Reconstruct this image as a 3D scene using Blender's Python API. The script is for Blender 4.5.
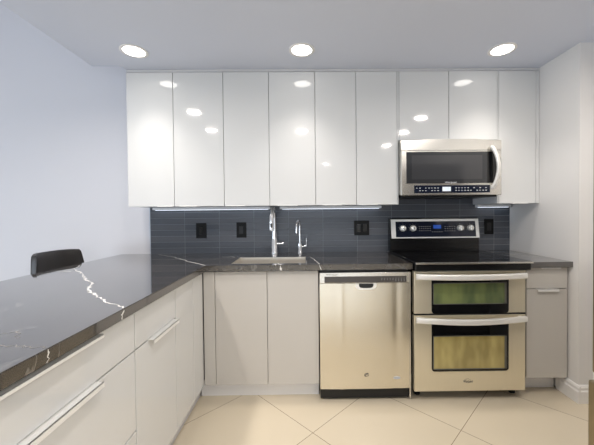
import bpy, bmesh, math, random
from mathutils import Vector, Matrix
random.seed(4)
SC = bpy.context.scene
for _o in list(bpy.data.objects):
    bpy.data.objects.remove(_o, do_unlink=True)
COL = SC.collection
PI = math.pi

# ------------------------------------------------------------------ camera
F_PX, PITCH, ROLL, YAW = 304.79, -0.016056, -0.009417, -0.009701
SX, SY, CAM_H = 11.82, -4.514, 1.2524
cy, sy_ = math.cos(YAW), math.sin(YAW)
cp, sp = math.cos(PITCH), math.sin(PITCH)
row_x = Vector((cy, sy_, 0))
row_y = Vector((-sy_ * cp, cy * cp, sp))
row_z = Vector((sy_ * sp, -cy * sp, cp))
cr, sr = math.cos(ROLL), math.sin(ROLL)
right = cr * row_x + sr * row_z
up = -sr * row_x + cr * row_z
cam_d = bpy.data.cameras.new('camera')
cam = bpy.data.objects.new('camera', cam_d)
COL.objects.link(cam)
cam_d.sensor_fit = 'HORIZONTAL'
cam_d.sensor_width = 36
cam_d.lens = F_PX / 594 * 36
cam_d.shift_x = -SX / 594
cam_d.shift_y = SY / 594
cam_d.clip_start = 0.05
m3 = Matrix((right, up, -row_y)).transposed()
cam.matrix_world = Matrix.Translation((0, 0, CAM_H)) @ m3.to_4x4()
SC.camera = cam

# ------------------------------------------------------------------ world, daylight, exposure
W = bpy.data.worlds.new('world')
SC.world = W
W.use_nodes = True
W.node_tree.nodes['Background'].inputs[0].default_value = (0.62, 0.78, 1.0, 1)
W.node_tree.nodes['Background'].inputs[1].default_value = 1.0


def area(name, loc, rot, sx, sy, energy, color, shape='RECTANGLE', parent=None):
    d = bpy.data.lights.new(name, 'AREA')
    d.shape = shape
    d.size = sx
    if shape == 'RECTANGLE':
        d.size_y = sy
    d.energy = energy
    d.color = color
    o = bpy.data.objects.new(name, d)
    COL.objects.link(o)
    o.rotation_euler = rot
    if parent is not None:
        o.parent = parent
    o.location = loc
    return o


# daylight through the living room's left window, plus an added low fill behind the camera
DAY_LEFT, FILL_REAR, LAMP_W, LAMP_FRONT = 60.0, 26.0, 7.3, 1.3
area('daylight_left', (-4.93, -0.6, 0.78), (0, -PI / 2, 0), 1.0, 3.4, DAY_LEFT, (0.78, 0.88, 1.0))
area('fill_rear', (-0.3, -3.53, 0.82), (PI / 2, 0, 0), 3.6, 1.14, FILL_REAR, (0.93, 0.96, 1.0))  # added fill light, set low to brighten floor and base fronts

SC.view_settings.view_transform = 'Standard'
SC.view_settings.look = 'None'
SC.view_settings.gamma = 1
SC.view_settings.use_curve_mapping = False
SC.view_settings.exposure = 0.34


# ------------------------------------------------------------------ materials
def srgb(r, g, b):
    def f(c):
        c /= 255
        return c / 12.92 if c <= 0.04045 else ((c + 0.055) / 1.055) ** 2.4
    return (f(r), f(g), f(b), 1)


def mat(name, col, rough=0.5, metal=0.0, spec=0.5, coat=0.0, noise=0.0, nscale=30, bump=0.0, emit=None, estr=0,
        stretch=None, aniso=0.0):
    m = bpy.data.materials.new(name)
    m.use_nodes = True
    nt = m.node_tree
    b = nt.nodes['Principled BSDF']
    b.inputs['Base Color'].default_value = col
    b.inputs['Roughness'].default_value = rough
    b.inputs['Metallic'].default_value = metal
    b.inputs['Specular IOR Level'].default_value = spec
    b.inputs['Coat Weight'].default_value = coat
    b.inputs['Coat Roughness'].default_value = 0.02
    if emit:
        b.inputs['Emission Color'].default_value = emit
        b.inputs['Emission Strength'].default_value = estr
    if noise or bump:
        tc = nt.nodes.new('ShaderNodeTexCoord')
        mp = nt.nodes.new('ShaderNodeMapping')
        if stretch:
            mp.inputs['Scale'].default_value = stretch
        nt.links.new(tc.outputs['Object'], mp.inputs[0])
        n = nt.nodes.new('ShaderNodeTexNoise')
        n.inputs['Scale'].default_value = nscale
        n.inputs['Detail'].default_value = 4
        nt.links.new(mp.outputs[0], n.inputs['Vector'])
        if noise:
            mx = nt.nodes.new('ShaderNodeMix')
            mx.data_type = 'RGBA'
            mx.inputs[6].default_value = tuple(c * (1 - noise) for c in col[:3]) + (1,)
            mx.inputs[7].default_value = tuple(min(1, c * (1 + noise)) for c in col[:3]) + (1,)
            nt.links.new(n.outputs['Fac'], mx.inputs[0])
            nt.links.new(mx.outputs[2], b.inputs['Base Color'])
        if bump:
            bp = nt.nodes.new('ShaderNodeBump')
            bp.inputs['Strength'].default_value = bump
            bp.inputs['Distance'].default_value = 0.002
            nt.links.new(n.outputs['Fac'], bp.inputs['Height'])
            nt.links.new(bp.outputs[0], b.inputs['Normal'])
    if aniso:
        b.inputs['Anisotropic'].default_value = aniso
    return m


M = {}
M['wall'] = mat('wall_paint', srgb(228, 226, 224), 0.75, bump=0.05, nscale=180)
M['wallb'] = mat('wall_paint_daylight_tint', srgb(226, 226, 231), 0.75, bump=0.05, nscale=180)  # same wall paint, with the blue of the left daylight put into its colour
M['ceil'] = mat('ceiling_paint_light_tint', srgb(214, 219, 232), 0.8)  # white ceiling with the cool cast of the light put into its colour
M['trim'] = mat('white_trim', srgb(240, 238, 236), 0.35)
M['gloss'] = mat('gloss_white_door', srgb(218, 219, 219), 0.06, spec=0.5, coat=0.35)
M['satin'] = mat('satin_greige_door', srgb(200, 196, 190), 0.22, spec=0.4)
M['carcass'] = mat('cabinet_carcass', srgb(209, 209, 211), 0.4)
M['pull'] = mat('satin_aluminium', srgb(240, 240, 238), 0.3, metal=0.1)
M['steel'] = mat('brushed_steel', srgb(228, 222, 208), 0.26, metal=1.0, noise=0.04, nscale=6, stretch=(60, 60, 1), aniso=0.5)
M['steel_r'] = mat('brushed_steel_warm', srgb(228, 219, 196), 0.3, metal=0.65, noise=0.04, nscale=6, stretch=(60, 60, 1), aniso=0.4)
M['steel_h'] = mat('brushed_steel_bright', srgb(222, 219, 212), 0.22, metal=0.9, noise=0.03, nscale=6, stretch=(1, 60, 60))
M['handle'] = mat('polished_steel', srgb(242, 240, 235), 0.28, metal=0.3)
M['chrome'] = mat('chrome', srgb(232, 233, 235), 0.16, metal=0.72)
M['blackglass'] = mat('black_glass', srgb(14, 15, 18), 0.03, spec=0.5)
M['skytintglass'] = mat('control_glass_sky_tint', srgb(24, 30, 46), 0.06)  # blue of a reflected sky window put into the glass colour
M['mwglass'] = mat('smoked_glass', srgb(52, 53, 56), 0.05)
M['black'] = mat('black_plastic', srgb(18, 18, 19), 0.4)
M['blackm'] = mat('black_enamel', srgb(20, 20, 21), 0.2)
M['dwpanel'] = mat('dark_panel_gap_shade', srgb(72, 68, 66), 0.35)
M['mark'] = mat('pale_print', srgb(214, 216, 220), 0.5)
M['greymark'] = mat('grey_print', srgb(140, 140, 140), 0.5)
M['darkmark'] = mat('dark_print', srgb(70, 66, 62), 0.4)
M['burner'] = mat('burner_ring_print', srgb(44, 44, 46), 0.1)
M['winframe'] = mat('grey_window_surround', srgb(104, 104, 98), 0.3, metal=0.4)
M['leather'] = mat('black_leather', srgb(46, 43, 42), 0.45, bump=0.2, nscale=220)
M['sink'] = mat('sink_steel', srgb(196, 190, 180), 0.3, metal=0.6)
M['outlet'] = mat('black_outlet_plate', srgb(9, 10, 12), 0.45, spec=0.25)
M['edge'] = mat('tile_edge_trim', srgb(205, 212, 222), 0.3, metal=0.4)
M['frame'] = mat('window_frame_white', srgb(235, 235, 235), 0.4)
M['glass'] = mat('clear_window_glass', srgb(245, 250, 250), 0.02)
M['glass'].node_tree.nodes['Principled BSDF'].inputs['Transmission Weight'].default_value = 1.0
M['lamp'] = mat('lamp_diffuser', srgb(255, 252, 245), 0.5, emit=(1, 0.96, 0.9, 1), estr=7)
M['glow'] = mat('undercabinet_diffuser', srgb(245, 248, 255), 0.4, emit=(0.82, 0.9, 1, 1), estr=1.3)
M['bar'] = mat('undercabinet_bar_white', srgb(236, 238, 242), 0.4)
M['rubber'] = mat('dark_shadow_gap', srgb(40, 38, 36), 0.7)


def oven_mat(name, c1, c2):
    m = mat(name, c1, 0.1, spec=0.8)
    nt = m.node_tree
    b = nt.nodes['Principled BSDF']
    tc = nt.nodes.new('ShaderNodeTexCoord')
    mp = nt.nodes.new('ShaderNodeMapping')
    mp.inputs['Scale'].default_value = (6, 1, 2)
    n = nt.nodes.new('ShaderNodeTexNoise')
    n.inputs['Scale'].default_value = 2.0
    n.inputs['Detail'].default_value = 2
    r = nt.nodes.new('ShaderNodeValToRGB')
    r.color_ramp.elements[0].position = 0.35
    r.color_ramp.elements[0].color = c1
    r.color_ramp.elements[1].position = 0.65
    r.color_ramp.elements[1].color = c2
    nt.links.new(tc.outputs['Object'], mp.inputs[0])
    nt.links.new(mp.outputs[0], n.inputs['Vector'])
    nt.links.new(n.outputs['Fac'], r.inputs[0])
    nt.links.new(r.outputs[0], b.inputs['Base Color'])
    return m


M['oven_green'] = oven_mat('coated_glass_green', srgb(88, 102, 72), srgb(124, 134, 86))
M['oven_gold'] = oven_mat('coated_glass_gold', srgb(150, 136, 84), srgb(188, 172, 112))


def brick_mat(name, c1, c2, cm, bw, rh, mortar, rough, axes, loc, rotz=0.0, bump=0.3, offset=0.0, spec=0.5, cloud=0.0, smooth=0.1):
    """tiles: axes picks which object axes drive the tile's u and v"""
    m = bpy.data.materials.new(name)
    m.use_nodes = True
    nt = m.node_tree
    b = nt.nodes['Principled BSDF']
    b.inputs['Roughness'].default_value = rough
    b.inputs['Specular IOR Level'].default_value = spec
    tc = nt.nodes.new('ShaderNodeTexCoord')
    sep = nt.nodes.new('ShaderNodeSeparateXYZ')
    com = nt.nodes.new('ShaderNodeCombineXYZ')
    nt.links.new(tc.outputs['Object'], sep.inputs[0])
    nt.links.new(sep.outputs[axes[0]], com.inputs[0])
    nt.links.new(sep.outputs[axes[1]], com.inputs[1])
    mp = nt.nodes.new('ShaderNodeMapping')
    mp.inputs['Location'].default_value = (loc[0], loc[1], 0)
    mp.inputs['Rotation'].default_value = (0, 0, rotz)
    nt.links.new(com.outputs[0], mp.inputs[0])
    br = nt.nodes.new('ShaderNodeTexBrick')
    br.offset = offset
    br.inputs['Color1'].default_value = c1
    br.inputs['Color2'].default_value = c2
    br.inputs['Mortar'].default_value = cm
    br.inputs['Scale'].default_value = 1
    br.inputs['Brick Width'].default_value = bw
    br.inputs['Row Height'].default_value = rh
    br.inputs['Mortar Size'].default_value = mortar
    br.inputs['Mortar Smooth'].default_value = smooth
    nt.links.new(mp.outputs[0], br.inputs['Vector'])
    out = br.outputs['Color']
    if cloud:
        n = nt.nodes.new('ShaderNodeTexNoise')
        n.inputs['Scale'].default_value = 2.4
        n.inputs['Detail'].default_value = 5
        nt.links.new(mp.outputs[0], n.inputs['Vector'])
        mx = nt.nodes.new('ShaderNodeMix')
        mx.data_type = 'RGBA'
        mx.blend_type = 'MULTIPLY'
        mx.inputs[0].default_value = 1
        rr = nt.nodes.new('ShaderNodeValToRGB')
        rr.color_ramp.elements[0].color = (1 - cloud, 1 - cloud, 1 - cloud, 1)
        rr.color_ramp.elements[1].color = (1, 1, 1, 1)
        nt.links.new(n.outputs['Fac'], rr.inputs[0])
        nt.links.new(out, mx.inputs[6])
        nt.links.new(rr.outputs[0], mx.inputs[7])
        out = mx.outputs[2]
    nt.links.new(out, b.inputs['Base Color'])
    bp = nt.nodes.new('ShaderNodeBump')
    bp.invert = True
    bp.inputs['Strength'].default_value = bump
    bp.inputs['Distance'].default_value = 0.002
    nt.links.new(br.outputs['Fac'], bp.inputs['Height'])
    nt.links.new(bp.outputs[0], b.inputs['Normal'])
    return m


S2 = math.sqrt(0.5)
# floor joints run at 45 degrees: (x+y) = 1.745 + .851k, (x-y) = -.84 + .842k
M['floor'] = brick_mat('polished_beige_floor_tile', srgb(221, 209, 187), srgb(216, 203, 180), srgb(132, 114, 94), 0.6, 0.6, 0.0016,
                       0.14, (0, 1), (-1.745 * S2, -0.84 * S2, 0), rotz=-PI / 4, bump=0.25, cloud=0.06)
M['tile'] = brick_mat('slate_strip_tile', srgb(80, 86, 95), srgb(98, 101, 108), srgb(150, 154, 162), 0.297, 0.0507, 0.0013,
                      0.28, (0, 2), (1.3385, -0.912), bump=0.9, cloud=0.18, spec=0.4)


def stone_mat():
    m = mat('dark_veined_quartz', srgb(84, 80, 78), 0.07, spec=0.5)
    m.node_tree.nodes['Principled BSDF'].inputs['IOR'].default_value = 2.0
    m.node_tree.nodes['Principled BSDF'].inputs['Coat Weight'].default_value = 0.7
    nt = m.node_tree
    b = nt.nodes['Principled BSDF']
    tc = nt.nodes.new('ShaderNodeTexCoord')
    n = nt.nodes.new('ShaderNodeTexNoise')
    n.inputs['Scale'].default_value = 7
    n.inputs['Detail'].default_value = 8
    n.inputs['Roughness'].default_value = 0.65
    nt.links.new(tc.outputs['Object'], n.inputs['Vector'])
    r = nt.nodes.new('ShaderNodeValToRGB')
    r.color_ramp.elements[0].position = 0.3
    r.color_ramp.elements[0].color = srgb(56, 53, 51)
    r.color_ramp.elements[1].position = 0.75
    r.color_ramp.elements[1].color = srgb(78, 74, 71)
    nt.links.new(n.outputs['Fac'], r.inputs[0])
    # faint hairline veins: a thin band of a second, warped noise
    n2 = nt.nodes.new('ShaderNodeTexNoise')
    n2.inputs['Scale'].default_value = 2.1
    n2.inputs['Detail'].default_value = 6
    n2.inputs['Distortion'].default_value = 0.6
    nt.links.new(tc.outputs['Object'], n2.inputs['Vector'])
    r2 = nt.nodes.new('ShaderNodeValToRGB')
    e = r2.color_ramp.elements
    e[0].position, e[0].color = 0.405, (0, 0, 0, 1)
    e[1].position, e[1].color = 0.41, (.5, .5, .5, 1)
    x = e.new(0.415)
    x.color = (0, 0, 0, 1)
    nt.links.new(n2.outputs['Fac'], r2.inputs[0])
    mx = nt.nodes.new('ShaderNodeMix')
    mx.data_type = 'RGBA'
    mx.inputs[7].default_value = srgb(150, 146, 140)
    nt.links.new(r2.outputs[0], mx.inputs[0])
    nt.links.new(r.outputs[0], mx.inputs[6])
    nt.links.new(mx.outputs[2], b.inputs['Base Color'])
    return m


M['stone'] = stone_mat()
M['vein_faint'] = mat('faint_quartz_vein', srgb(140, 136, 131), 0.15)
M['vein'] = mat('white_quartz_vein', srgb(232, 230, 226), 0.15)


# ------------------------------------------------------------------ mesh helpers
def box(bm, x0, x1, y0, y1, z0, z1, bev=0.0, seg=2, mi=0):
    r = bmesh.ops.create_cube(bm, size=1)
    vs = r['verts']
    for v in vs:
        v.co = Vector(((x0 + x1) / 2 + v.co.x * (x1 - x0), (y0 + y1) / 2 + v.co.y * (y1 - y0), (z0 + z1) / 2 + v.co.z * (z1 - z0)))
    fs = {f for v in vs for f in v.link_faces}
    for f in fs:
        f.material_index = mi
    if bev > 0:
        es = list({e for v in vs for e in v.link_edges})
        bmesh.ops.bevel(bm, geom=es, offset=bev, segments=seg, affect='EDGES', profile=0.5)


def B(*a, **k):
    bm = bmesh.new()
    box(bm, *a, **k)
    return bm


def prism(bm, poly, a0, a1, axis='z'):
    """extrude a 2-D polygon along an axis"""
    def P(p, a):
        if axis == 'z':
            return (p[0], p[1], a)
        if axis == 'y':
            return (p[0], a, p[1])
        return (a, p[0], p[1])
    v0 = [bm.verts.new(P(p, a0)) for p in poly]
    v1 = [bm.verts.new(P(p, a1)) for p in poly]
    n = len(poly)
    bm.faces.new(v0)
    bm.faces.new(v1)
    for i in range(n):
        bm.faces.new((v0[i], v0[(i + 1) % n], v1[(i + 1) % n], v1[i]))
    bmesh.ops.recalc_face_normals(bm, faces=bm.faces)


def lathe(bm, prof, c, axis='z', n=28, cap=True):
    """profile of (radius, offset along the axis) turned about the axis through c"""
    rings = []
    for r, h in prof:
        ring = []
        if r < 1e-6:
            p = {'z': (0, 0, h), 'y': (0, h, 0), 'x': (h, 0, 0)}[axis]
            ring = [bm.verts.new(Vector(c) + Vector(p))]
        else:
            for i in range(n):
                a = 2 * PI * i / n
                u, w = r * math.cos(a), r * math.sin(a)
                p = {'z': (u, w, h), 'y': (u, h, w), 'x': (h, u, w)}[axis]
                ring.append(bm.verts.new(Vector(c) + Vector(p)))
        rings.append(ring)
    for a, b in zip(rings, rings[1:]):
        for i in range(n):
            j = (i + 1) % n
            if len(a) == 1 and len(b) > 1:
                bm.faces.new((a[0], b[i], b[j]))
            elif len(b) == 1 and len(a) > 1:
                bm.faces.new((a[i], a[j], b[0]))
            elif len(a) > 1:
                bm.faces.new((a[i], a[j], b[j], b[i]))
    for ring in (rings[0], rings[-1]):
        if cap and len(ring) > 1:
            bm.faces.new(ring)
    bmesh.ops.recalc_face_normals(bm, faces=bm.faces)


def sweep(bm, pts, rad, n=12, flat=None):
    """tube along points; rad a number or a list; flat=(w,h) gives a rounded bar"""
    pts = [Vector(p) for p in pts]
    rads = rad if isinstance(rad, (list, tuple)) else [rad] * len(pts)
    rings = []
    prev = None
    for i, p in enumerate(pts):
        t = (pts[min(i + 1, len(pts) - 1)] - pts[max(i - 1, 0)]).normalized()
        if prev is None:
            ref = Vector((0, 0, 1)) if abs(t.z) < 0.9 else Vector((0, 1, 0))
            s = t.cross(ref).normalized()
        else:
            s = (prev - t * prev.dot(t)).normalized()
        prev = s
        w = t.cross(s).normalized()
        ring = []
        for k in range(n):
            a = 2 * PI * (k + 0.5) / n
            ca, sa = math.cos(a), math.sin(a)
            if flat:
                ex = 0.45
                ca = math.copysign(abs(ca) ** ex, ca) * flat[0]
                sa = math.copysign(abs(sa) ** ex, sa) * flat[1]
            ring.append(bm.verts.new(p + (s * ca + w * sa) * rads[i]))
        rings.append(ring)
    for a, b in zip(rings, rings[1:]):
        for i in range(n):
            j = (i + 1) % n
            bm.faces.new((a[i], a[j], b[j], b[i]))
    bm.faces.new(rings[0])
    bm.faces.new(rings[-1])
    bmesh.ops.recalc_face_normals(bm, faces=bm.faces)


ROOT = {}


def thing(name, label, cat, loc=(0, 0, 0), group=None):
    o = bpy.data.objects.new(name, None)
    o.empty_display_size = 0.05
    COL.objects.link(o)
    o.location = loc
    o['label'] = label
    o['category'] = cat
    if group:
        o['group'] = group
    ROOT[o.name] = Vector(loc)
    return o


def obj(name, bm, m, parent=None, smooth=None, label=None):
    me = bpy.data.meshes.new(name)
    off = Vector((0, 0, 0))
    if parent is not None:
        off = ROOT[parent.name]
    bmesh.ops.translate(bm, verts=bm.verts, vec=-off)
    bm.to_mesh(me)
    bm.free()
    for x in (m if isinstance(m, (list, tuple)) else [m]):
        me.materials.append(x)
    o = bpy.data.objects.new(name, me)
    COL.objects.link(o)
    if parent is not None:
        o.parent = parent
    ROOT[o.name] = off
    if smooth:
        me.set_sharp_from_angle(angle=math.radians(smooth))
        for p in me.polygons:
            p.use_smooth = True
    if label:
        o['label'] = label
    return o


def struct(name, bm, m):
    o = obj(name, bm, m)
    o['kind'] = 'structure'
    return o


def tag(o, label, cat, group=None):
    o['label'] = label
    o['category'] = cat
    if group:
        o['group'] = group
    return o


def text_bm(s, size, loc, depth=0.0006, width=None):
    """upright lettering facing the camera side (-y)"""
    c = bpy.data.curves.new('lettering', 'FONT')
    c.body = s
    c.size = size
    c.extrude = depth
    c.align_x = 'CENTER'
    c.align_y = 'CENTER'
    c.resolution_u = 3
    o = bpy.data.objects.new('lettering', c)
    COL.objects.link(o)
    dg = bpy.context.evaluated_depsgraph_get()
    me = bpy.data.meshes.new_from_object(o.evaluated_get(dg))
    bm = bmesh.new()
    bm.from_mesh(me)
    bpy.data.objects.remove(o, do_unlink=True)
    bpy.data.curves.remove(c)
    bpy.data.meshes.remove(me)
    xs = [v.co.x for v in bm.verts]
    k = (width / (max(xs) - min(xs))) if width else 1
    bmesh.ops.transform(bm, matrix=Matrix.Translation(loc) @ Matrix.Rotation(PI / 2, 4, 'X') @ Matrix.Scale(k, 4, (1, 0, 0)), verts=bm.verts)
    return bm


# ------------------------------------------------------------------ the setting
YB, YU, YD, YC = 2.637, 2.291, 2.026, 1.9965      # back wall, upper door faces, base door faces, worktop front
C_Z, XL, XR = 2.33, -1.3254, 1.769
PEN_F, PEN_C, PEN_FAR = -0.69, -0.66, -1.589       # peninsula door faces, worktop edge, far worktop edge
SOF = -1.536
HI = 3.2

struct('floor', B(-5.1, 2.1, -3.7, 2.75, -0.06, 0), M['floor'])
# dropped kitchen ceiling (its left edge runs above the peninsula) and the higher living-room ceiling
bm = bmesh.new()
prism(bm, [(SOF, -3.6), (1.95, -3.6), (1.95, YB), (XL - 0.003, YB), (XL - 0.003, 2.24), (SOF, 2.24)], C_Z, HI + 0.06)
struct('ceiling', bm, M['ceil'])
bm = bmesh.new()
prism(bm, [(-5.1, -3.7), (SOF, -3.7), (SOF, 2.24), (XL - 0.003, 2.24), (XL - 0.003, 2.75), (-5.1, 2.75)], HI, HI + 0.06)
struct('ceiling_upper', bm, M['ceil'])
struct('wall_back', B(-5.1, 2.1, YB, YB + 0.11, 0, HI), M['wallb'])
bm = bmesh.new()
box(bm, XR, 1.95, 1.955, YB, 0, C_Z)
box(bm, 1.95, 2.06, -3.6, YB, 0, C_Z)
struct('wall_right', bm, M['wall'])


def wall_with_hole(name, axis, pos, th, a0, a1, h, w0, w1, z0, z1):
    bm = bmesh.new()
    for (p, q, r, s) in ((a0, w0, 0, h), (w1, a1, 0, h), (w0, w1, 0, z0), (w0, w1, z1, h)):
        if axis == 'x':
            box(bm, p, q, pos, pos + th, r, s)
        else:
            box(bm, pos, pos + th, p, q, r, s)
    return struct(name, bm, M['wall'])


wall_with_hole('wall_rear', 'x', -3.7, 0.1, -5.1, 2.06, HI, -2.2, 1.6, 0.2, 1.42)
wall_with_hole('wall_left', 'y', -5.1, 0.1, -3.6, YB, HI, -2.3, 1.1, 0.2, 1.6)


def window(n, axis, pos, a0, a1, z0, z1):
    bm = bmesh.new()
    t = 0.05
    pieces = [(a0, a0 + t, z0, z1), (a1 - t, a1, z0, z1), (a0, a1, z0, z0 + t), (a0, a1, z1 - t, z1),
              ((a0 + a1) / 2 - t / 2, (a0 + a1) / 2 + t / 2, z0, z1)]
    for p, q, r, s in pieces:
        if axis == 'x':
            box(bm, p, q, pos, pos + 0.06, r, s)
        else:
            box(bm, pos, pos + 0.06, p, q, r, s)
    if axis == 'x':
        box(bm, a0 + t, a1 - t, pos + 0.027, pos + 0.033, z0 + t, z1 - t, mi=1)
    else:
        box(bm, pos + 0.027, pos + 0.033, a0 + t, a1 - t, z0 + t, z1 - t, mi=1)
    struct('window_%d' % n, bm, [M['frame'], M['glass']])


window(1, 'x', -3.68, -2.2, 1.6, 0.2, 1.42)  # unseen low window, made up to go with the rear fill light
window(2, 'y', -5.08, -2.3, 1.1, 0.2, 1.6)

# tiled strip behind the worktop and its pale metal edge
struct('backsplash', B(-1.334, XR, YB - 0.009, YB, 0.9145, 1.318), M['tile'])
struct('trim_1', B(-1.3405, -1.3345, YB - 0.011, YB, 0.9145, 1.312), M['edge'])
# wall above the range behind the microwave stays tiled up to its underside
struct('backsplash_range', B(0.701, 1.446, YB - 0.009, YB, 1.318, 1.42), M['tile'])
# right baseboard with a moulded top: along the wall's side and round its end
bm = bmesh.new()
prof = [(0, 0), (0.018, 0), (0.018, 0.075), (0.012, 0.085), (0.012, 0.1), (0.006, 0.112), (0, 0.115)]
prism(bm, [(XR - a, z) for a, z in prof], 1.955 - 0.018, 2.115, 'y')
prism(bm, [(1.955 - a, z) for a, z in prof], XR - 0.0, 1.95, 'x')
struct('baseboard_right', bm, M['trim'])


# ------------------------------------------------------------------ recessed ceiling lights
def ceiling_light(x, y, label, group=None, watts=LAMP_W, beam=170):
    t = thing('recessed_ceiling_light', label, 'ceiling light', (x, y, C_Z), group)
    bm = bmesh.new()
    lathe(bm, [(0.066, 0.0), (0.066, -0.004), (0.080, -0.006), (0.085, -0.004), (0.085, 0.0)], (x, y, C_Z))
    obj('trim_ring', bm, M['trim'], t, 40)
    bm = bmesh.new()
    lathe(bm, [(0.0, -0.0055), (0.064, -0.0055), (0.0655, 0.0)], (x, y, C_Z))
    obj('diffuser', bm, M['lamp'], t, 40)
    d = bpy.data.lights.new('bulb', 'AREA')
    d.shape = 'DISK'
    d.size = 0.13
    d.spread = math.radians(beam)
    d.energy = watts
    d.color = (1.0, 0.93, 0.85)
    l = bpy.data.objects.new('bulb', d)
    COL.objects.link(l)
    l.parent = t
    l.location = (0, 0, -0.012)
    return t


ceiling_light(-1.121, 2.035, 'round recessed ceiling light above the left end of the wall cabinets', watts=LAMP_FRONT, beam=80)
ceiling_light(-0.017, 2.03, 'round recessed ceiling light above the middle wall cabinets, centre of the three', watts=LAMP_FRONT, beam=80)
ceiling_light(1.318, 2.035, 'round recessed ceiling light above the microwave, nearest the right wall', watts=LAMP_FRONT, beam=80)
for x, y in ((-1.158, 1.369), (-1.186, 0.665), (-0.039, 0.613), (1.317, 1.12), (1.311, 0.5), (1.3, -0.3), (0.46, -2.1)):
    ceiling_light(x, y, 'round recessed ceiling light mirrored in the glossy wall cabinet doors',
                  'recessed lights nearer the camera')


# ------------------------------------------------------------------ cabinets
def slab(x0, x1, y0, y1, z0, z1, bev=0.0015):
    return B(x0, x1, y0, y1, z0, z1, bev=bev, seg=1)


G = 0.0017
ZB, ZT = 1.311, 2.308


def wall_cabinet(label, x0, x1, doors, z0, pulls, gable_l=0.0, gable_r=0.0):
    t = thing('wall_cabinet', label, 'wall cabinet', ((x0 + x1) / 2, YB, z0))
    bm = bmesh.new()
    box(bm, x0 + 0.0005, x1 - 0.0005, YU + 0.021, YB - 0.0005, z0 + 0.001, 2.312)
    box(bm, x0 + 0.0005, x1 - 0.0005, YU + 0.004, YB - 0.001, 2.312, C_Z - 0.001)     # filler up to the ceiling
    obj('body', bm, M['carcass'], t)
    if gable_l:
        obj('end_panel', slab(x0, x0 + gable_l, YU, YU + 0.02, z0, ZT), M['gloss'], t)
    if gable_r:
        obj('end_panel', slab(x1 - gable_r, x1 - 0.0005, YU, YU + 0.02, z0, ZT), M['gloss'], t)
    for (a, b), p in zip(doors, pulls):
        d = obj('door', slab(a + G, b - G, YU, YU + 0.019, z0, ZT), M['gloss'], t)
        if p:
            bm = bmesh.new()
            box(bm, p[0], p[1], YU - 0.004, YU + 0.012, z0 - 0.003, z0 - 0.0003, 0.0008, 1)
            box(bm, p[0], p[1], YU - 0.004, YU - 0.0012, z0 - 0.003, z0 + 0.004, 0.0008, 1)
            obj('pull', bm, M['pull'], d, label='slim satin metal edge pull')
    return t


wall_cabinet('glossy white two-door wall cabinet at the far left, next to the bluish wall', XL, -0.609,
             [(XL, -0.981), (-0.981, -0.609)], ZB, [(-1.11, -0.995), (-0.945, -0.815)])
wall_cabinet('glossy white two-door wall cabinet above the sink faucet', -0.609, 0.076,
             [(-0.609, -0.269), (-0.269, 0.076)], ZB, [(-0.6, -0.455), (-0.21, -0.06)])
wall_cabinet('glossy white two-door wall cabinet left of the microwave', 0.076, 0.7,
             [(0.076, 0.383), (0.383, 0.691)], ZB, [(0.125, 0.27), (0.4, 0.545)], gable_r=0.008)
wall_cabinet('short glossy white two-door wall cabinet right above the microwave', 0.7, 1.448,
             [(0.707, 1.081), (1.081, 1.448)], 1.793, [None, None], gable_l=0.006)
wall_cabinet('narrow glossy white single-door wall cabinet against the right wall', 1.448, XR - 0.001,
             [(1.458, 1.742)], ZB, [(1.57, 1.68)], gable_l=0.009, gable_r=0.025)

for x0, x1, lab in ((-1.29, -0.30, 'slim white under-cabinet light bar left of the faucet'),
                    (-0.22, 0.642, 'slim white under-cabinet light bar right of the faucet'),
                    (1.46, 1.75, 'short white under-cabinet light bar beside the right wall')):
    t = thing('under_cabinet_light', lab, 'light bar', ((x0 + x1) / 2, 2.6, ZB))
    obj('housing', B(x0, x1, 2.575, 2.62, ZB - 0.022, ZB - 0.0002, bev=0.003), M['bar'], t)
    obj('diffuser', B(x0 + 0.02, x1 - 0.02, 2.583, 2.612, ZB - 0.0245, ZB - 0.0222), M['glow'], t)

# ---- base cabinets under the back run
ZD0, ZD1 = 0.107, 0.868
t = thing('base_cabinet', 'light grey two-door base cabinet under the sink', 'base cabinet', (-0.26, 2.3, 0))
obj('body', B(-0.686, 0.08, YD + 0.021, YB - 0.001, ZD0 + 0.001, 0.70), M['carcass'], t)
obj('filler_panel', slab(-0.686, -0.610 - G, YD, YD + 0.02, ZD0, ZD1), M['satin'], t)
obj('door', slab(-0.610 + G, -0.263 - G, YD, YD + 0.019, ZD0, ZD1), M['satin'], t)
obj('door', slab(-0.263 + G, 0.079, YD, YD + 0.019, ZD0, ZD1), M['satin'], t)
obj('toe_kick', slab(-0.73, 0.08, 2.086, 2.1, 0.0, ZD0 - 0.0005), M['trim'], t)

t = thing('base_cabinet', 'narrow light grey base cabinet with one drawer, right of the oven', 'base cabinet', (1.62, 2.3, 0))
x0, x1 = 1.477, 1.756
obj('body', B(x0, 1.7665, YD + 0.021, YB - 0.001, 0.112, 0.876), M['carcass'], t)
d = obj('drawer', slab(x0 + G, x1, YD, YD + 0.019, 0.731, 0.871), M['satin'], t)
bm = bmesh.new()
box(bm, 1.569, 1.7, YD - 0.016, YD + 0.01, 0.8712, 0.8735, 0.0006, 1)
box(bm, 1.569, 1.7, YD - 0.016, YD - 0.013, 0.866, 0.8735, 0.0006, 1)
obj('pull', bm, M['pull'], d, label='slim satin metal edge pull')
d = obj('door', slab(x0 + G, x1, YD, YD + 0.019, 0.125, 0.7262), M['satin'], t)
bm = bmesh.new()
box(bm, 1.545, 1.688, YD - 0.016, YD + 0.01, 0.7264, 0.729, 0.0006, 1)
box(bm, 1.545, 1.688, YD - 0.016, YD - 0.013, 0.713, 0.729, 0.0006, 1)
obj('pull', bm, M['pull'], d, label='slim satin metal edge pull')
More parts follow.
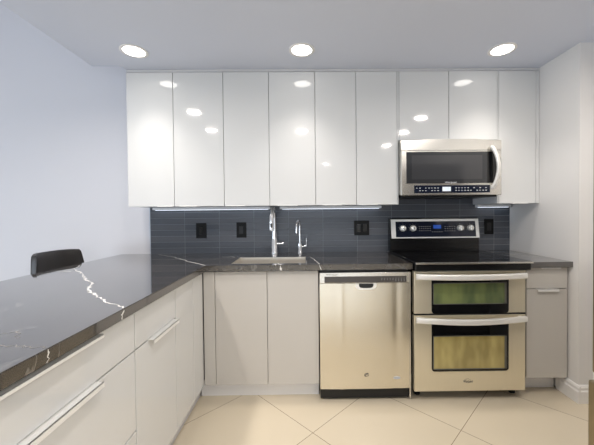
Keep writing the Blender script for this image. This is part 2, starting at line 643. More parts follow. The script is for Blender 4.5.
obj('filler_panel', slab(x1 + G, 1.7665, YD + 0.012, YD + 0.0205, 0.112, 0.875), M['carcass'], t)
obj('toe_kick', slab(x0, 1.7505, 2.128, 2.142, 0.0, 0.1118), M['trim'], t)


# ---- peninsula units (doors face the kitchen, +x)
def pslab(y0, y1, z0, z1):
    return B(PEN_F - 0.019, PEN_F, y0 + 0.0022, y1 - 0.0022, z0, z1, bev=0.001, seg=1)


def ppull(parent, y0, y1, z, lip=0.016):
    bm = bmesh.new()
    box(bm, PEN_F - 0.012, PEN_F + 0.026, y0, y1, z - 0.0006, z + 0.0022, 0.0007, 1)
    box(bm, PEN_F + 0.022, PEN_F + 0.026, y0, y1, z - lip, z + 0.0022, 0.0007, 1)
    obj('pull', bm, M['pull'], parent, label='slim satin metal edge pull')


def pen_unit(label, y0, y1):
    t = thing('base_cabinet', label, 'base cabinet', (-1.0, (y0 + y1) / 2, 0))
    obj('body', B(-1.29, PEN_F - 0.0205, y0 + 0.0005, y1 - 0.0005, ZD0 + 0.001, 0.872), M['dwpanel'], t)  # body coloured dark to paint the shade in the door gaps
    obj('toe_kick', B(-0.755, -0.738, y0, y1 - 0.0005, 0, ZD0 - 0.0005), M['carcass'], t)
    obj('back_panel', B(-1.31, -1.2905, y0 + 0.0005, y1 - 0.0005, 0, 0.875), M['gloss'], t)
    return t


t = pen_unit('wide glossy white drawer unit at the near end of the peninsula', 0.30, 1.22)
for z0, z1, hp in ((0.711, 0.862, (0.54, 1.0)), (0.388, 0.707, (0.54, 0.995)), (ZD0, 0.384, (0.54, 0.995))):
    d = obj('drawer', pslab(0.30, 1.22, z0, z1 - 0.002), M['gloss'], t)
    ppull(d, hp[0], hp[1], z1 - 0.001, 0.009 if z1 > 0.8 else 0.016)
t = pen_unit('glossy white peninsula unit with one drawer over one door', 1.22, 1.60)
d = obj('drawer', pslab(1.22, 1.60, 0.711, 0.868), M['gloss'], t)
d = obj('door', pslab(1.22, 1.60, ZD0, 0.705), M['gloss'], t)
ppull(d, 1.325, 1.585, 0.706)
t = pen_unit('glossy white peninsula corner unit with two full-height doors', 1.60, 2.636)
obj('door', pslab(1.60, 1.85, ZD0, 0.868), M['gloss'], t)
obj('door', pslab(1.85, 2.024, ZD0, 0.868), M['gloss'], t)

# ------------------------------------------------------------------ worktops
ZW0, ZW1 = 0.8765, 0.914
SK = (-0.508, -0.003, 2.062, 2.342)                # sink cut-out
bm = bmesh.new()


def grid_slab(xs, ys, keep, z0, z1):
    vs = {}

    def V(i, j, z):
        k = (i, j, z)
        if k not in vs:
            vs[k] = bm.verts.new((xs[i], ys[j], z))
        return vs[k]
    nx, ny = len(xs) - 1, len(ys) - 1
    K = lambda i, j: 0 <= i < nx and 0 <= j < ny and keep(i, j)
    for i in range(nx):
        for j in range(ny):
            if not K(i, j):
                continue
            bm.faces.new([V(i, j, z1), V(i + 1, j, z1), V(i + 1, j + 1, z1), V(i, j + 1, z1)])
            bm.faces.new([V(i, j, z0), V(i, j + 1, z0), V(i + 1, j + 1, z0), V(i + 1, j, z0)])
            for (di, dj, a, b) in ((-1, 0, (0, 0), (0, 1)), (1, 0, (1, 0), (1, 1)), (0, -1, (0, 0), (1, 0)), (0, 1, (0, 1), (1, 1))):
                if not K(i + di, j + dj):
                    p, q = (i + a[0], j + a[1]), (i + b[0], j + b[1])
                    bm.faces.new([V(p[0], p[1], z0), V(q[0], q[1], z0), V(q[0], q[1], z1), V(p[0], p[1], z1)])
    bmesh.ops.recalc_face_normals(bm, faces=bm.faces)


xs = [PEN_FAR, PEN_C, SK[0], SK[1], 0.7005]
ys = [0.26, YC, SK[2], SK[3], YB - 0.0005]
grid_slab(xs, ys, lambda i, j: (i == 0 or j >= 1) and not (i == 2 and j == 2), ZW0, ZW1)
# soften the visible arrises
es = [e for e in bm.edges if abs(e.verts[0].co.z - ZW1) < 1e-5 and abs(e.verts[1].co.z - ZW1) < 1e-5 and
      len(e.link_faces) == 2 and e.calc_face_angle() > 0.5]
bmesh.ops.bevel(bm, geom=es, offset=0.0025, segments=2, affect='EDGES')


def ribbon(pts, w, sub=7, jit=0.006, z=None, plane='z', mi=1):
    """an irregular pale vein lying in the stone's face"""
    P = []
    for (a, b) in zip(pts, pts[1:]):
        for k in range(sub):
            u = k / sub
            P.append((a[0] + (b[0] - a[0]) * u + random.uniform(-jit, jit), a[1] + (b[1] - a[1]) * u + random.uniform(-jit, jit)))
    P.append(pts[-1])
    prev = None
    for i, p in enumerate(P):
        a, b = P[max(i - 1, 0)], P[min(i + 1, len(P) - 1)]
        d = Vector((b[0] - a[0], b[1] - a[1]))
        d = d.normalized() if d.length > 0 else Vector((1, 0))
        n = Vector((-d.y, d.x))
        ww = w * random.uniform(0.35, 1.5) * (0.4 if i in (0, len(P) - 1) else 1)
        q = []
        for s in (-1, 1):
            r = (p[0] + n.x * ww * s, p[1] + n.y * ww * s)
            if plane == 'z':
                q.append(bm.verts.new((r[0], r[1], z)))
            elif plane == 'x':
                q.append(bm.verts.new((z, r[0], r[1])))
            else:
                q.append(bm.verts.new((r[0], z, r[1])))
        if prev:
            f = bm.faces.new((prev[0], prev[1], q[1], q[0]))
            f.material_index = mi
        prev = q


ZV = ZW1 + 0.0004
ribbon([(-1.532, 2.083), (-1.464, 1.93), (-1.50, 1.86), (-1.399, 1.828)], 0.004, z=ZV)
ribbon([(-1.464, 1.93), (-1.33, 1.80), (-1.213, 1.676), (-1.15, 1.60), (-1.07, 1.525)], 0.0045, z=ZV)
ribbon([(-1.07, 1.525), (-1.015, 1.421), (-0.954, 1.346), (-0.877, 1.278)], 0.0062, jit=0.008, z=ZV)
ribbon([(-0.877, 1.278), (-0.764, 1.174), (-0.709, 1.146), (-0.663, 1.105)], 0.0032, z=ZV)
ribbon([(1.103, ZW1 - 0.003), (1.088, 0.895), (1.09, ZW0 + 0.001)], 0.0025, sub=4, jit=0.003, z=PEN_C + 0.0004, plane='x')
ribbon([(-1.254, 2.587), (-1.15, 2.50), (-1.058, 2.425), (-0.93, 2.29), (-0.823, 2.161), (-0.661, 2.0)], 0.0035, z=ZV)
ribbon([(-0.8, 0.60), (-0.85, 0.73), (-0.80, 0.80), (-0.72, 0.79), (-0.663, 0.78)], 0.0016, jit=0.007, z=ZV, mi=2)
ribbon([(-0.98, 0.82), (-0.90, 0.86), (-0.85, 0.906), (-0.80, 0.84)], 0.0016, jit=0.007, z=ZV, mi=2)
ribbon([(0.78, ZW1 - 0.003), (0.775, ZW0 + 0.001)], 0.0018, sub=6, jit=0.004, z=PEN_C + 0.0004, plane='x')
ribbon([(-0.17, ZW1 - 0.003), (-0.166, ZW0 + 0.001)], 0.006, sub=3, jit=0.002, z=YC - 0.0004, plane='y')
ribbon([(-0.19, 2.058), (-0.17, 1.999)], 0.006, sub=3, z=ZV)
ribbon([(0.085, ZW1 - 0.003), (0.098, ZW0 + 0.001)], 0.004, sub=3, jit=0.002, z=YC - 0.0004, plane='y')
ribbon([(0.03, 2.35), (0.06, 2.2), (0.085, 1.999)], 0.003, sub=5, z=ZV)
ribbon([(-0.66, 2.40), (-0.56, 2.38), (-0.46, 2.36)], 0.004, sub=6, jit=0.02, z=ZV)
tag(obj('worktop', bm, [M['stone'], M['vein'], M['vein_faint']]), 'long dark grey white-veined stone worktop over the peninsula and sink run', 'worktop')

bm = bmesh.new()
box(bm, 1.4695, XR + 0.0 - 0.0005, YC, YB - 0.0005, ZW0, ZW1, 0.002, 2)
ribbon([(1.50, 2.58), (1.6, 2.45), (1.64, 2.3), (1.76, 2.2)], 0.003, z=ZV)
tag(obj('worktop', bm, [M['stone'], M['vein']]), 'short dark grey stone worktop between the stove and the right wall', 'worktop')

# ------------------------------------------------------------------ sink
t = thing('sink', 'stainless steel sink bowl set in the dark worktop', 'sink', (-0.255, 2.195, 0.70))
bm = bmesh.new()
x0, x1, y0, y1 = SK[0] + 0.001, SK[1] - 0.001, SK[2] + 0.001, SK[3] - 0.001
box(bm, x0, x1, y0, y1, 0.705, ZW1 + 0.0012)
top = [f for f in bm.faces if f.normal.z > 0.9]
r = bmesh.ops.inset_region(bm, faces=top, thickness=0.003, depth=0)
top = [f for f in bm.faces if f.normal.z > 0.9 and abs(f.calc_center_median().x - (x0 + x1) / 2) < 1e-3 and abs(f.calc_center_median().y - (y0 + y1) / 2) < 1e-3]
r = bmesh.ops.extrude_face_region(bm, geom=top)
ev = [g for g in r['geom'] if isinstance(g, bmesh.types.BMVert)]
bmesh.ops.translate(bm, verts=ev, vec=(0, 0, -0.190))
bmesh.ops.delete(bm, geom=top, context='FACES')
for v in ev:
    v.co.x += 0.02 if v.co.x < -0.25 else -0.02
    v.co.y += 0.02 if v.co.y < 2.19 else -0.02
obj('bowl', bm, M['sink'], t)
bm = bmesh.new()
lathe(bm, [(0.0, 0.004), (0.03, 0.002), (0.045, 0.004), (0.047, 0.0)], (-0.255, 2.2, 0.7255))
obj('drain', bm, M['chrome'], t, 40)

# ------------------------------------------------------------------ faucets
fx, fy = -0.264, 2.545
t = thing('kitchen_faucet', 'tall polished pull-down kitchen faucet rising behind the sink', 'faucet', (fx, fy, ZW1))
bm = bmesh.new()
lathe(bm, [(0.027, 0), (0.027, 0.012), (0.0245, 0.016), (0.0245, 0.112), (0.020, 0.128)], (fx, fy, ZW1 + 0.0008))
obj('body', bm, M['chrome'], t, 40)
zc = 1.214
pts = [(fx, fy, ZW1 + 0.128), (fx, fy, 1.11)]
rr = 0.083
for k in range(13):
    a = PI * k / 12
    pts.append((fx, fy - rr + rr * math.cos(a), zc + rr * math.sin(a)))
bm = bmesh.new()
sweep(bm, pts, [0.0195, 0.0175] + [0.0145] * 13, 16)
obj('spout', bm, M['chrome'], t, 50)
bm = bmesh.new()
hy = fy - 2 * rr
lathe(bm, [(0.0125, 0.03), (0.0155, 0.02), (0.0165, -0.03), (0.0175, -0.085), (0.016, -0.095), (0.0, -0.095)], (fx - 0.004, hy, 1.212))
h = obj('spray_head', bm, M['chrome'], t, 40)
obj('spray_button', B(fx - 0.012, fx + 0.004, hy - 0.0205, hy - 0.0155, 1.142, 1.176, bev=0.002), M['black'], h)
bm = bmesh.new()
lathe(bm, [(0.0105, 0.016), (0.0105, 0.034), (0.009, 0.038), (0.0085, 0.062), (0.0105, 0.066), (0.0105, 0.078), (0.0, 0.079)], (fx, fy, 1.0), 'x', 16)
obj('lever', bm, M['chrome'], t, 40)

fx, fy = -0.052, 2.555
t = thing('filter_faucet', 'small slender gooseneck water faucet right of the main faucet', 'faucet', (fx, fy, ZW1))
bm = bmesh.new()
lathe(bm, [(0.019, 0), (0.019, 0.006), (0.015, 0.012), (0.015, 0.085), (0.008, 0.092)], (fx, fy, ZW1 + 0.0008))
obj('body', bm, M['chrome'], t, 40)
pts = [(fx, fy, ZW1 + 0.09), (fx, fy, 1.08)]
r2 = 0.045
for k in range(15):
    a = PI * k / 14
    pts.append((fx - 0.012 * (1 - math.cos(a)), fy - r2 + r2 * math.cos(a), 1.145 + r2 * math.sin(a)))
pts.append((fx - 0.024, fy - 2 * r2, 1.09))
bm = bmesh.new()
sweep(bm, pts, 0.0078, 12)
obj('spout', bm, M['chrome'], t, 50)
bm = bmesh.new()
sweep(bm, [(fx + 0.01, fy, 0.972), (fx + 0.048, fy, 0.972), (fx + 0.054, fy, 0.976), (fx + 0.055, fy, 1.04)], [0.006, 0.0055, 0.005, 0.004], 10)
obj('lever', bm, M['chrome'], t, 50)

# ------------------------------------------------------------------ outlets on the tile
YT = YB - 0.009


def plate(name, label, x0, x1, z0, z1, kind):
    t = thing(name, label, 'outlet', ((x0 + x1) / 2, YT, (z0 + z1) / 2))
    obj('cover_plate', B(x0, x1, YT - 0.006, YT - 0.0003, z0, z1, bev=0.002), M['outlet'], t)
    w, zc, xc = x1 - x0, (z0 + z1) / 2, (x0 + x1) / 2
    xs_ = [xc] if kind != 'double' else [xc - w * 0.21, xc + w * 0.21]
    for i, x in enumerate(xs_):
        if kind == 'outlet':
            bm = bmesh.new()
            box(bm, x - 0.017, x + 0.017, YT - 0.0085, YT - 0.006, zc - 0.034, zc + 0.034, 0.001, 1)
            for dz in (-0.019, 0.019):
                for dx in (-0.006, 0.006):
                    box(bm, x + dx - 0.001, x + dx + 0.001, YT - 0.009, YT - 0.0084, zc + dz - 0.005, zc + dz + 0.005)
            obj('socket', bm, M['black'], t)
        else:
            bm = bmesh.new()
            prism(bm, [(YT - 0.006, zc - 0.034), (YT - 0.0075, zc - 0.034), (YT - 0.0115, zc + 0.034), (YT - 0.006, zc + 0.034)], x - 0.0165, x + 0.0165, 'x')
            obj('rocker', bm, M['blackm'], t)


plate('light_switch', 'black single switch plate on the tile, leftmost of the wall plates', -0.944, -0.856, 1.045, 1.176, 'switch')
plate('wall_outlet', 'black single outlet plate on the tile just left of the faucet', -0.598, -0.513, 1.046, 1.178, 'outlet')
plate('light_switch', 'square black double switch plate on the tile left of the stove', 0.416, 0.546, 1.056, 1.184, 'double')
plate('wall_outlet', 'black single outlet plate on the tile right of the stove control panel', 1.546, 1.626, 1.055, 1.186, 'outlet')

# ------------------------------------------------------------------ dishwasher
DX0, DX1, DY = 0.086, 0.690, 2.0
t = thing('dishwasher', 'stainless steel dishwasher under the worktop, left of the stove', 'dishwasher', (0.39, 2.3, 0))
obj('body', B(DX0 + 0.006, DX1 - 0.006, DY + 0.035, YB - 0.02, 0.105, 0.866), M['black'], t)
bm = bmesh.new()
# gently bowed door panel
prof = []
n = 60
dx0, dx1 = DX0, 0.678
for i in range(n + 1):
    u = i / n
    prof.append((dx0 + (dx1 - dx0) * u, DY - 0.004 * (1 - (2 * u - 1) ** 2) - 0.0022 * math.exp(-((u - 0.24) / 0.03) ** 2) + 0.0018 * math.exp(-((u - 0.86) / 0.04) ** 2)))
poly = prof + [(dx1, DY + 0.034), (dx0, DY + 0.034)]
prism(bm, poly, 0.085, 0.787, 'z')
door = obj('door', bm, M['steel'], t, 25)
obj('side_trim', B(0.6795, DX1, DY + 0.004, DY + 0.034, 0.012, 0.858, bev=0.001, seg=1), M['steel_h'], t, label='thin bright steel strip')
bm = bmesh.new()
box(bm, DX0, 0.678, DY - 0.002, DY + 0.033, 0.789, 0.858, 0.003, 2)
cp_ = obj('control_fascia', bm, M['steel_h'], t)
obj('control_strip', B(0.118, 0.660, DY - 0.0035, DY - 0.0015, 0.792, 0.833, bev=0.0008, seg=1), M['dwpanel'], cp_, label='dark grey control strip')
bm = bmesh.new()
for k in range(9):
    x = 0.492 + k * 0.0185
    box(bm, x, x + 0.010, DY - 0.0042, DY - 0.0034, 0.817, 0.8195)
    box(bm, x + 0.001, x + 0.007, DY - 0.0042, DY - 0.0034, 0.807, 0.811)
    if k > 4:
        box(bm, x + 0.002, x + 0.008, DY - 0.0042, DY - 0.0034, 0.799, 0.8035)
obj('control_marks', bm, M['greymark'], cp_, label='row of small pale control marks')
obj('badge', text_bm('Whirlpool', 0.014, (0.168, DY - 0.0026, 0.8445), width=0.075), M['darkmark'], cp_)
# pocket handle
bm = bmesh.new()
pk = []
for k in range(17):
    a = PI + PI * k / 16
    pk.append((0.3915 + 0.068 * math.copysign(abs(math.cos(a)) ** 0.5, math.cos(a)), 0.777 + 0.031 * math.copysign(abs(math.sin(a)) ** 0.7, math.sin(a))))
pk += [(0.4595, 0.7865), (0.3235, 0.7865)]
prism(bm, pk, DY - 0.010, DY - 0.003, 'y')
hd = obj('pocket_handle', bm, M['handle'], t, 30, label='bright rounded rim of the pocket handle')
bm = bmesh.new()
prism(bm, [(0.3915 + (x - 0.3915) * 0.70, 0.786 + (z - 0.786) * 0.72) for x, z in pk], DY - 0.0112, DY - 0.0095, 'y')
obj('pocket', bm, M['black'], hd, label='dark hollow of the pocket handle')
# swirl emblem and energy tag on the door
bm = bmesh.new()
sw = []
for k in range(26):
    a = 2 * PI * 0.9 * k / 25
    r = 0.012 + 0.006 * k / 25
    sw.append((0.393 + r * math.cos(a), DY - 0.0045, 0.180 + 0.6 * r * math.sin(a) + 0.25 * r * math.cos(a)))
sweep(bm, sw, 0.0016, 6)
sweep(bm, [(0.382, DY - 0.0045, 0.174), (0.392, DY - 0.0045, 0.182), (0.402, DY - 0.0045, 0.184)], 0.0022, 6)
obj('emblem', bm, M['darkmark'], door, label='small swirl emblem')
bm = bmesh.new()
prism(bm, [(0.593 + 0.023 * math.cos(2 * PI * k / 20), 0.155 + 0.008 * math.sin(2 * PI * k / 20)) for k in range(20)], DY - 0.0040, DY - 0.0005, 'y')
box(bm, 0.577, 0.609, DY - 0.0044, DY - 0.0036, 0.1545, 0.1565, mi=1)
obj('sticker', bm, [M['mark'], M['darkmark']], door, label='small white oval sticker')
obj('toe_kick', B(DX0 + 0.002, 0.676, DY + 0.022, DY + 0.05, 0.012, 0.083), M['black'], t, label='black toe panel')
for x in (DX0 + 0.05, DX1 - 0.05):
    bm = bmesh.new()
    lathe(bm, [(0.02, 0), (0.02, 0.008), (0.008, 0.01), (0.008, 0.11)], (x, 2.15, 0), n=14)
    obj('foot', bm, M['black'], t)

# ------------------------------------------------------------------ range (double oven)
RX0, RX1, RY = 0.7055, 1.4655, 1.99
XC = 1.083
t = thing('double_oven_range', 'stainless double-oven electric range with black glass cooktop', 'stove', (XC, 2.3, 0))
obj('body', B(RX0 + 0.004, RX1 - 0.004, RY + 0.045, YB - 0.012, 0.062, 0.9135), M['blackm'], t, label='black oven carcass')
obj('cooktop', B(RX0 - 0.001, RX1 + 0.001, 1.955, 2.553, 0.9165, 0.927, bev=0.003), M['blackglass'], t, label='glossy black glass cooktop')
obj('cooktop_trim', B(RX0 - 0.001, RX1 + 0.001, 1.946, 1.954, 0.9145, 0.926, bev=0.002), M['steel_h'], t, label='thin silver front edge')
obj('vent_band', B(RX0 + 0.002, RX1 - 0.002, 1.962, RY + 0.044, 0.868, 0.914, bev=0.004), M['blackm'], t, label='black band under the cooktop')
for (x, y, r) in ((0.90, 2.10, 0.105), (1.27, 2.10, 0.09), (0.90, 2.39, 0.075), (1.27, 2.39, 0.105), (1.085, 2.43, 0.05)):
    bm = bmesh.new()
    lathe(bm, [(r - 0.0012, 0), (r - 0.0012, 0.0003), (r + 0.0012, 0.0003), (r + 0.0012, 0)], (x, y, 0.9272), n=40, cap=False)
    obj('burner_ring', bm, M['burner'], t, label='faint grey printed burner ring')
# back guard
bm = bmesh.new()
prism(bm, [(2.560, 0.9275), (YB - 0.0125, 0.9275), (YB - 0.0125, 1.200), (2.590, 1.200), (2.584, 1.196), (2.560, 1.03)], RX0 + 0.004, RX1 - 0.004, 'x')
bg = obj('back_guard', bm, M['blackm'], t, label='black back guard')


def gy(z):            # the guard's tilted face
    return 2.560 + (z - 1.03) * (0.024 / 0.166)


def gprism(x0, x1, z0, z1, d0, d1):
    b_ = bmesh.new()
    prism(b_, [(gy(z0) - d0, z0), (gy(z0) - d1, z0), (gy(z1) - d1, z1), (gy(z1) - d0, z1)], x0, x1, 'x')
    return b_


fr = obj('panel_frame', gprism(RX0 + 0.014, RX1 - 0.004, 1.033, 1.192, 0.0, 0.012), M['pull'], t, label='stainless control panel frame')
gl = obj('control_panel', gprism(0.756, 1.432, 1.043, 1.173, 0.0122, 0.0140), M['skytintglass'], t, label='dark glass control panel, blue reflection in its colour')
for (x0, n_, dx, zs) in ((0.952, 6, 0.018, (1.130, 1.113, 1.095)), (1.17, 5, 0.020, (1.128, 1.110, 1.092)), (1.06, 5, 0.020, (1.085,))):
    bm = bmesh.new()
    for z in zs:
        for k in range(n_):
            x = x0 + k * dx
            y = gy(z) - 0.0146
            box(bm, x, x + 0.009, y, y + 0.0012, z - 0.0025, z + 0.0025)
    obj('key_marks', bm, M['greymark'], gl, label='small pale control marks')
for x in (0.815, 0.901, 1.3, 1.385):
    bm = bmesh.new()
    for k in range(7):
        a = PI * (-0.15 + 1.3 * k / 6)
        z = 1.116 + 0.036 * math.sin(a)
        y = gy(z) - 0.0146
        box(bm, x + 0.036 * math.cos(a) - 0.002, x + 0.036 * math.cos(a) + 0.002, y, y + 0.0012, z - 0.002, z + 0.002)
    obj('dial_marks', bm, M['greymark'], gl, label='ring of small pale dial marks')
obj('display', gprism(1.075, 1.14, 1.112, 1.142, 0.0138, 0.0148), mat('blue_display', srgb(30, 60, 130), 0.1, emit=srgb(60, 110, 220), estr=0.25), gl, label='small blue display')
for x in (0.815, 0.901, 1.3, 1.385):
    bm = bmesh.new()
    z = 1.116
    lathe(bm, [(0.0265, 0.0), (0.0265, -0.004), (0.024, -0.010), (0.022, -0.024), (0.018, -0.027), (0.0, -0.027)], (x, gy(z) - 0.0142, z), 'y', 24)
    k = obj('knob', bm, M['handle'], t, 40, label='round silver knob')
    obj('pointer', B(x - 0.0035, x + 0.0035, gy(z) - 0.0460, gy(z) - 0.041, z - 0.018, z + 0.018, bev=0.001, seg=1), M['steel_h'], k)


def oven_door(name, z0, z1, gz0, gz1, wz0, wz1, wm, lab):
    bm = bmesh.new()
    x0, x1 = RX0 + 0.002, RX1 - 0.020
    box(bm, x0, x1, RY, RY + 0.042, z0, z1, 0.003, 2)
    d = obj(name, bm, M['steel_r'], t, label=lab)
    g0, g1 = 0.822, 1.332
    bm = bmesh.new()
    r = 0.02
    low = gz0 if gz0 > z0 + 0.03 else gz0
    poly = [(g0, gz1), (g0, low + r)]
    for k in range(7):
        a = PI + PI / 2 * k / 6
        poly.append((g0 + r + r * math.cos(a), low + r + r * math.sin(a)))
    for k in range(7):
        a = 1.5 * PI + PI / 2 * k / 6
        poly.append((g1 - r + r * math.cos(a), low + r + r * math.sin(a)))
    poly.append((g1, gz1))
    prism(bm, poly, RY - 0.0035, RY + 0.001, 'y')
    g = obj('door_glass', bm, M['blackglass'], d, label='black glass panel')
    bm = bmesh.new()
    w0, w1 = 0.830, 1.318
    q = 0.006
    for a, b, c, e in ((w0, w1, wz1 - q, wz1), (w0, w1, wz0, wz0 + q), (w0, w0 + q, wz0, wz1), (w1 - q * 2.4, w1, wz0, wz1)):
        box(bm, a, b, RY - 0.0046, RY - 0.0036, c, e)
    obj('window_frame', bm, M['winframe'], d, label='thin grey window surround')
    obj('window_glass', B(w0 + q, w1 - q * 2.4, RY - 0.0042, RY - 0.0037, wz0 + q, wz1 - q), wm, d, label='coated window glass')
    return d


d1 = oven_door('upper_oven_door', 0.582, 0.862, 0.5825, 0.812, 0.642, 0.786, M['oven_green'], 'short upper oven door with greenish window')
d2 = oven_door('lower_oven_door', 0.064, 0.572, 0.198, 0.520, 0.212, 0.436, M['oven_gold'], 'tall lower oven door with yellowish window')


def bowed_handle(parent, z, bow, drop):
    pts = []
    for k in range(25):
        u = k / 24
        s = math.sin(PI * u)
        pts.append((RX0 + 0.006 + (RX1 - RX0 - 0.040) * u, RY - 0.026 - bow * s, z - drop * s))
    bm = bmesh.new()
    sweep(bm, pts, 1.0, 16, flat=(0.013, 0.0185))
    hb = obj('handle', bm, M['handle'], parent, 40, label='bright bowed bar handle')
    for x in (RX0 + 0.03, RX1 - 0.06):
        obj('handle_bracket', B(x - 0.012, x + 0.012, RY - 0.02, RY + 0.0, z - 0.014, z + 0.012), M['handle'], parent)


bowed_handle(d1, 0.832, 0.022, 0.004)
bowed_handle(d2, 0.549, 0.024, 0.010)
obj('door_trim', B(RX0 + 0.002, RX1 - 0.020, RY - 0.001, RY + 0.04, 0.5725, 0.581), M['blackm'], t, label='dark gap strip between the oven doors')
bm = text_bm('Whirlpool', 0.022, (1.063, RY - 0.0006, 0.128), width=0.062)
sw = []
for k in range(24):
    a = 2 * PI * k / 23
    sw.append((1.060 + 0.026 * math.cos(a) * (0.75 + 0.25 * k / 23), RY - 0.0006, 0.133 + 0.013 * math.sin(a)))
sweep(bm, sw, 0.0007, 6)
obj('badge', bm, M['darkmark'], d2, label='small dark lettered badge')
for x in (RX0 + 0.05, RX1 - 0.05):
    for y in (2.08, 2.55):
        bm = bmesh.new()
        lathe(bm, [(0.02, 0), (0.02, 0.01), (0.01, 0.012), (0.01, 0.063)], (x, y, 0), n=14)
        obj('foot', bm, M['black'], t)

# ------------------------------------------------------------------ microwave
MX0, MX1, MY = 0.7045, 1.444, 2.235
MZ0, MZ1 = 1.369, 1.786
t = thing('microwave', 'stainless over-the-range microwave hanging under the wall cabinet', 'microwave', (1.074, 2.43, MZ0))
obj('body', B(MX0, MX1, MY + 0.03, YB - 0.012, MZ0 + 0.012, MZ1, bev=0.003), M['steel_h'], t)
obj('underside', B(MX0 + 0.012, MX1 - 0.012, MY + 0.04, YB - 0.03, MZ0 - 0.006, MZ0 + 0.0115, bev=0.003), M['black'], t, label='black vented underside')
bm = bmesh.new()
box(bm, MX0, MX1, MY, MY + 0.029, MZ0 + 0.006, 1.704, 0.004, 2)
dr = obj('door', bm, M['steel_h'], t)
# bowed vent fascia on top
bm = bmesh.new()
prof = []
for i in range(21):
    u = i / 20
    prof.append((MX0 + (MX1 - MX0) * u, MZ1 - 0.009 + 0.009 * min(1, 3.2 * max(0, min(u - 0.14, 0.86 - u)) / 0.36)))
poly = [(MX0, 1.7055)] + prof + [(MX1, 1.7055)]
prism(bm, poly, MY + 0.002, MY + 0.029, 'y')
obj('vent_fascia', bm, M['steel_h'], t, label='plain stainless vent fascia above the door')
bm = bmesh.new()
box(bm, 0.741, 1.412, MY - 0.003, MY + 0.001, 1.4625, 1.693, 0.001, 1)
wg = obj('door_glass', bm, M['mwglass'], dr, label='smoked grey door glass')
bm = bmesh.new()
box(bm, 0.78, 1.30, MY - 0.0036, MY - 0.0029, 1.492, 1.668)
obj('window_screen', bm, mat('perforated_screen', srgb(62, 63, 66), 0.12), dr, label='dark perforated viewing window')
obj('glass_edge', B(1.335, 1.4105, MY - 0.0036, MY - 0.0029, 1.464, 1.6915), M['blackglass'], dr, label='black glass strip behind the handle')
obj('control_strip', B(0.797, 1.357, MY - 0.003, MY + 0.001, 1.392, 1.4475, bev=0.001, seg=1), M['skytintglass'], dr, label='dark control strip, blue reflection in its colour')
for half in (range(0, 8), range(13, 24)):
    bm = bmesh.new()
    for k in half:
        x = 0.812 + k * 0.0222
        for z in (1.428, 1.409):
            if random.random() < 0.88:
                box(bm, x, x + random.choice((0.008, 0.011)), MY - 0.0036, MY - 0.0029, z - 0.0022, z + 0.0022)
    obj('control_marks', bm, M['mark'], dr, label='two rows of small white key marks')
obj('display', B(1.005, 1.067, MY - 0.0038, MY - 0.0029, 1.404, 1.436), mat('lit_display', srgb(205, 210, 215), 0.3, emit=srgb(200, 215, 230), estr=0.35), dr, label='small lit display')
obj('badge', text_bm('Whirlpool', 0.016, (1.065, MY - 0.0034, 1.4685), width=0.085), M['mark'], dr, label='small white lettered badge')
pts = []
for k in range(21):
    u = k / 20
    s = math.sin(PI * u)
    pts.append((1.372 + 0.022 * s - 0.006 * (1 - u), MY - 0.010 - 0.042 * s ** 0.7, 1.728 - u * 0.306))
bm = bmesh.new()
sweep(bm, pts, 1.0, 16, flat=(0.0145, 0.009))
hn = obj('handle', bm, M['handle'], dr, 40, label='bright bowed vertical handle')
for z in (1.716, 1.434):
    obj('handle_bracket', B(1.362, 1.386, MY - 0.016, MY, z - 0.012, z + 0.012, bev=0.003, seg=1), M['handle'], dr)

# ------------------------------------------------------------------ refrigerator (only its edge shows at the right)
t = thing('refrigerator', 'stainless refrigerator whose edge shows at the far right of the room', 'refrigerator', (1.4, 0.62, 0))
obj('body', B(1.065, 1.78, 0.45, 1.043, 0.03, 1.79, bev=0.004), M['dwpanel'], t)
M['fsteel'] = mat('fridge_steel', srgb(150, 138, 112), 0.3, metal=0.9, noise=0.05, nscale=5, stretch=(60, 60, 1))
obj('door', B(1.004, 1.064, 0.45, 1.058, 0.682, 1.809, bev=0.006), M['fsteel'], t)
dd = obj('freezer_drawer', B(0.994, 1.064, 0.45, 1.062, 0.06, 0.655, bev=0.006), M['fsteel'], t)
obj('drawer_lip', B(1.010, 1.064, 0.45, 1.058, 0.6555, 0.6815), M['handle'], t, label='pale strip between door and drawer')
for y0, y1, nm in ((0.49, 0.50, 'handle'),):
    bm = bmesh.new()
    sweep(bm, [(0.99, (y0 + y1) / 2, 0.8), (0.955, (y0 + y1) / 2, 0.84), (0.955, (y0 + y1) / 2, 1.56), (0.995, (y0 + y1) / 2, 1.6)], 0.01, 10)
    obj(nm, bm, M['handle'], t)
for x in (1.1, 1.7):
    for y in (0.5, 0.99):
        bm = bmesh.new()
        lathe(bm, [(0.025, 0), (0.025, 0.032)], (x, y, 0), n=12)
        obj('foot', bm, M['black'], t)

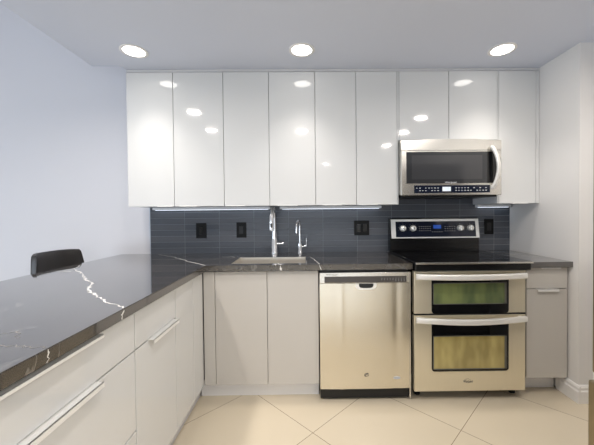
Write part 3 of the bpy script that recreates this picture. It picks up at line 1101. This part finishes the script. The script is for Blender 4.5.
# ------------------------------------------------------------------ bar stool behind the peninsula
SXc, SYc = -1.62, 2.225
t = thing('bar_stool', 'black low-backed bar stool at the far side of the peninsula', 'stool', (SXc, SYc, 0))
bm = bmesh.new()
N = 20
outer, inner = [], []
rows = [(0.70, 0.235, 0.0), (0.78, 0.228, -0.008), (0.86, 0.220, -0.016), (0.94, 0.206, -0.024), (0.978, 0.198, -0.028), (0.992, 0.192, -0.030)]
grid_o, grid_i = [], []
for z, hw, lean in rows:
    ro, ri = [], []
    for k in range(N + 1):
        u = -1 + 2 * k / N
        y = SYc + hw * u
        x = -1.845 + lean + 0.075 * abs(u) ** 3.0
        zz = z - (0.006 if z > 0.96 else 0) * abs(u) ** 6
        th = 0.018 if z < 0.98 else 0.010
        ro.append(bm.verts.new((x - th, y, zz)))
        ri.append(bm.verts.new((x + th, y, zz)))
    grid_o.append(ro)
    grid_i.append(ri)
for g in (grid_o, grid_i):
    for a, b in zip(g, g[1:]):
        for k in range(N):
            bm.faces.new((a[k], a[k + 1], b[k + 1], b[k]))
for k in range(N):
    bm.faces.new((grid_o[0][k], grid_o[0][k + 1], grid_i[0][k + 1], grid_i[0][k]))
    bm.faces.new((grid_o[-1][k], grid_o[-1][k + 1], grid_i[-1][k + 1], grid_i[-1][k]))
for a, b, c, d in zip(grid_o, grid_o[1:], grid_i, grid_i[1:]):
    bm.faces.new((a[0], b[0], d[0], c[0]))
    bm.faces.new((a[N], b[N], d[N], c[N]))
bmesh.ops.recalc_face_normals(bm, faces=bm.faces)
obj('backrest', bm, M['leather'], t, 50)
obj('seat', B(-1.83, -1.42, SYc - 0.2, SYc + 0.2, 0.62, 0.70, bev=0.03, seg=4), M['leather'], t, 60)
for sx in (-1.79, -1.46):
    for sy in (SYc - 0.165, SYc + 0.165):
        bm = bmesh.new()
        dx, dy = (-0.03 if sx < -1.6 else 0.03), (-0.025 if sy < SYc else 0.025)
        sweep(bm, [(sx, sy, 0.632), (sx + dx, sy + dy, 0.0)], 0.013, 12)
        obj('leg', bm, M['black'], t, 50)
bm = bmesh.new()
q = [(-1.81, SYc - 0.182), (-1.44, SYc - 0.182), (-1.44, SYc + 0.182), (-1.81, SYc + 0.182)]
for a, b in zip(q, q[1:] + q[:1]):
    sweep(bm, [(a[0], a[1], 0.22), (b[0], b[1], 0.22)], 0.009, 10)
obj('footrest', bm, M['black'], t, 50)
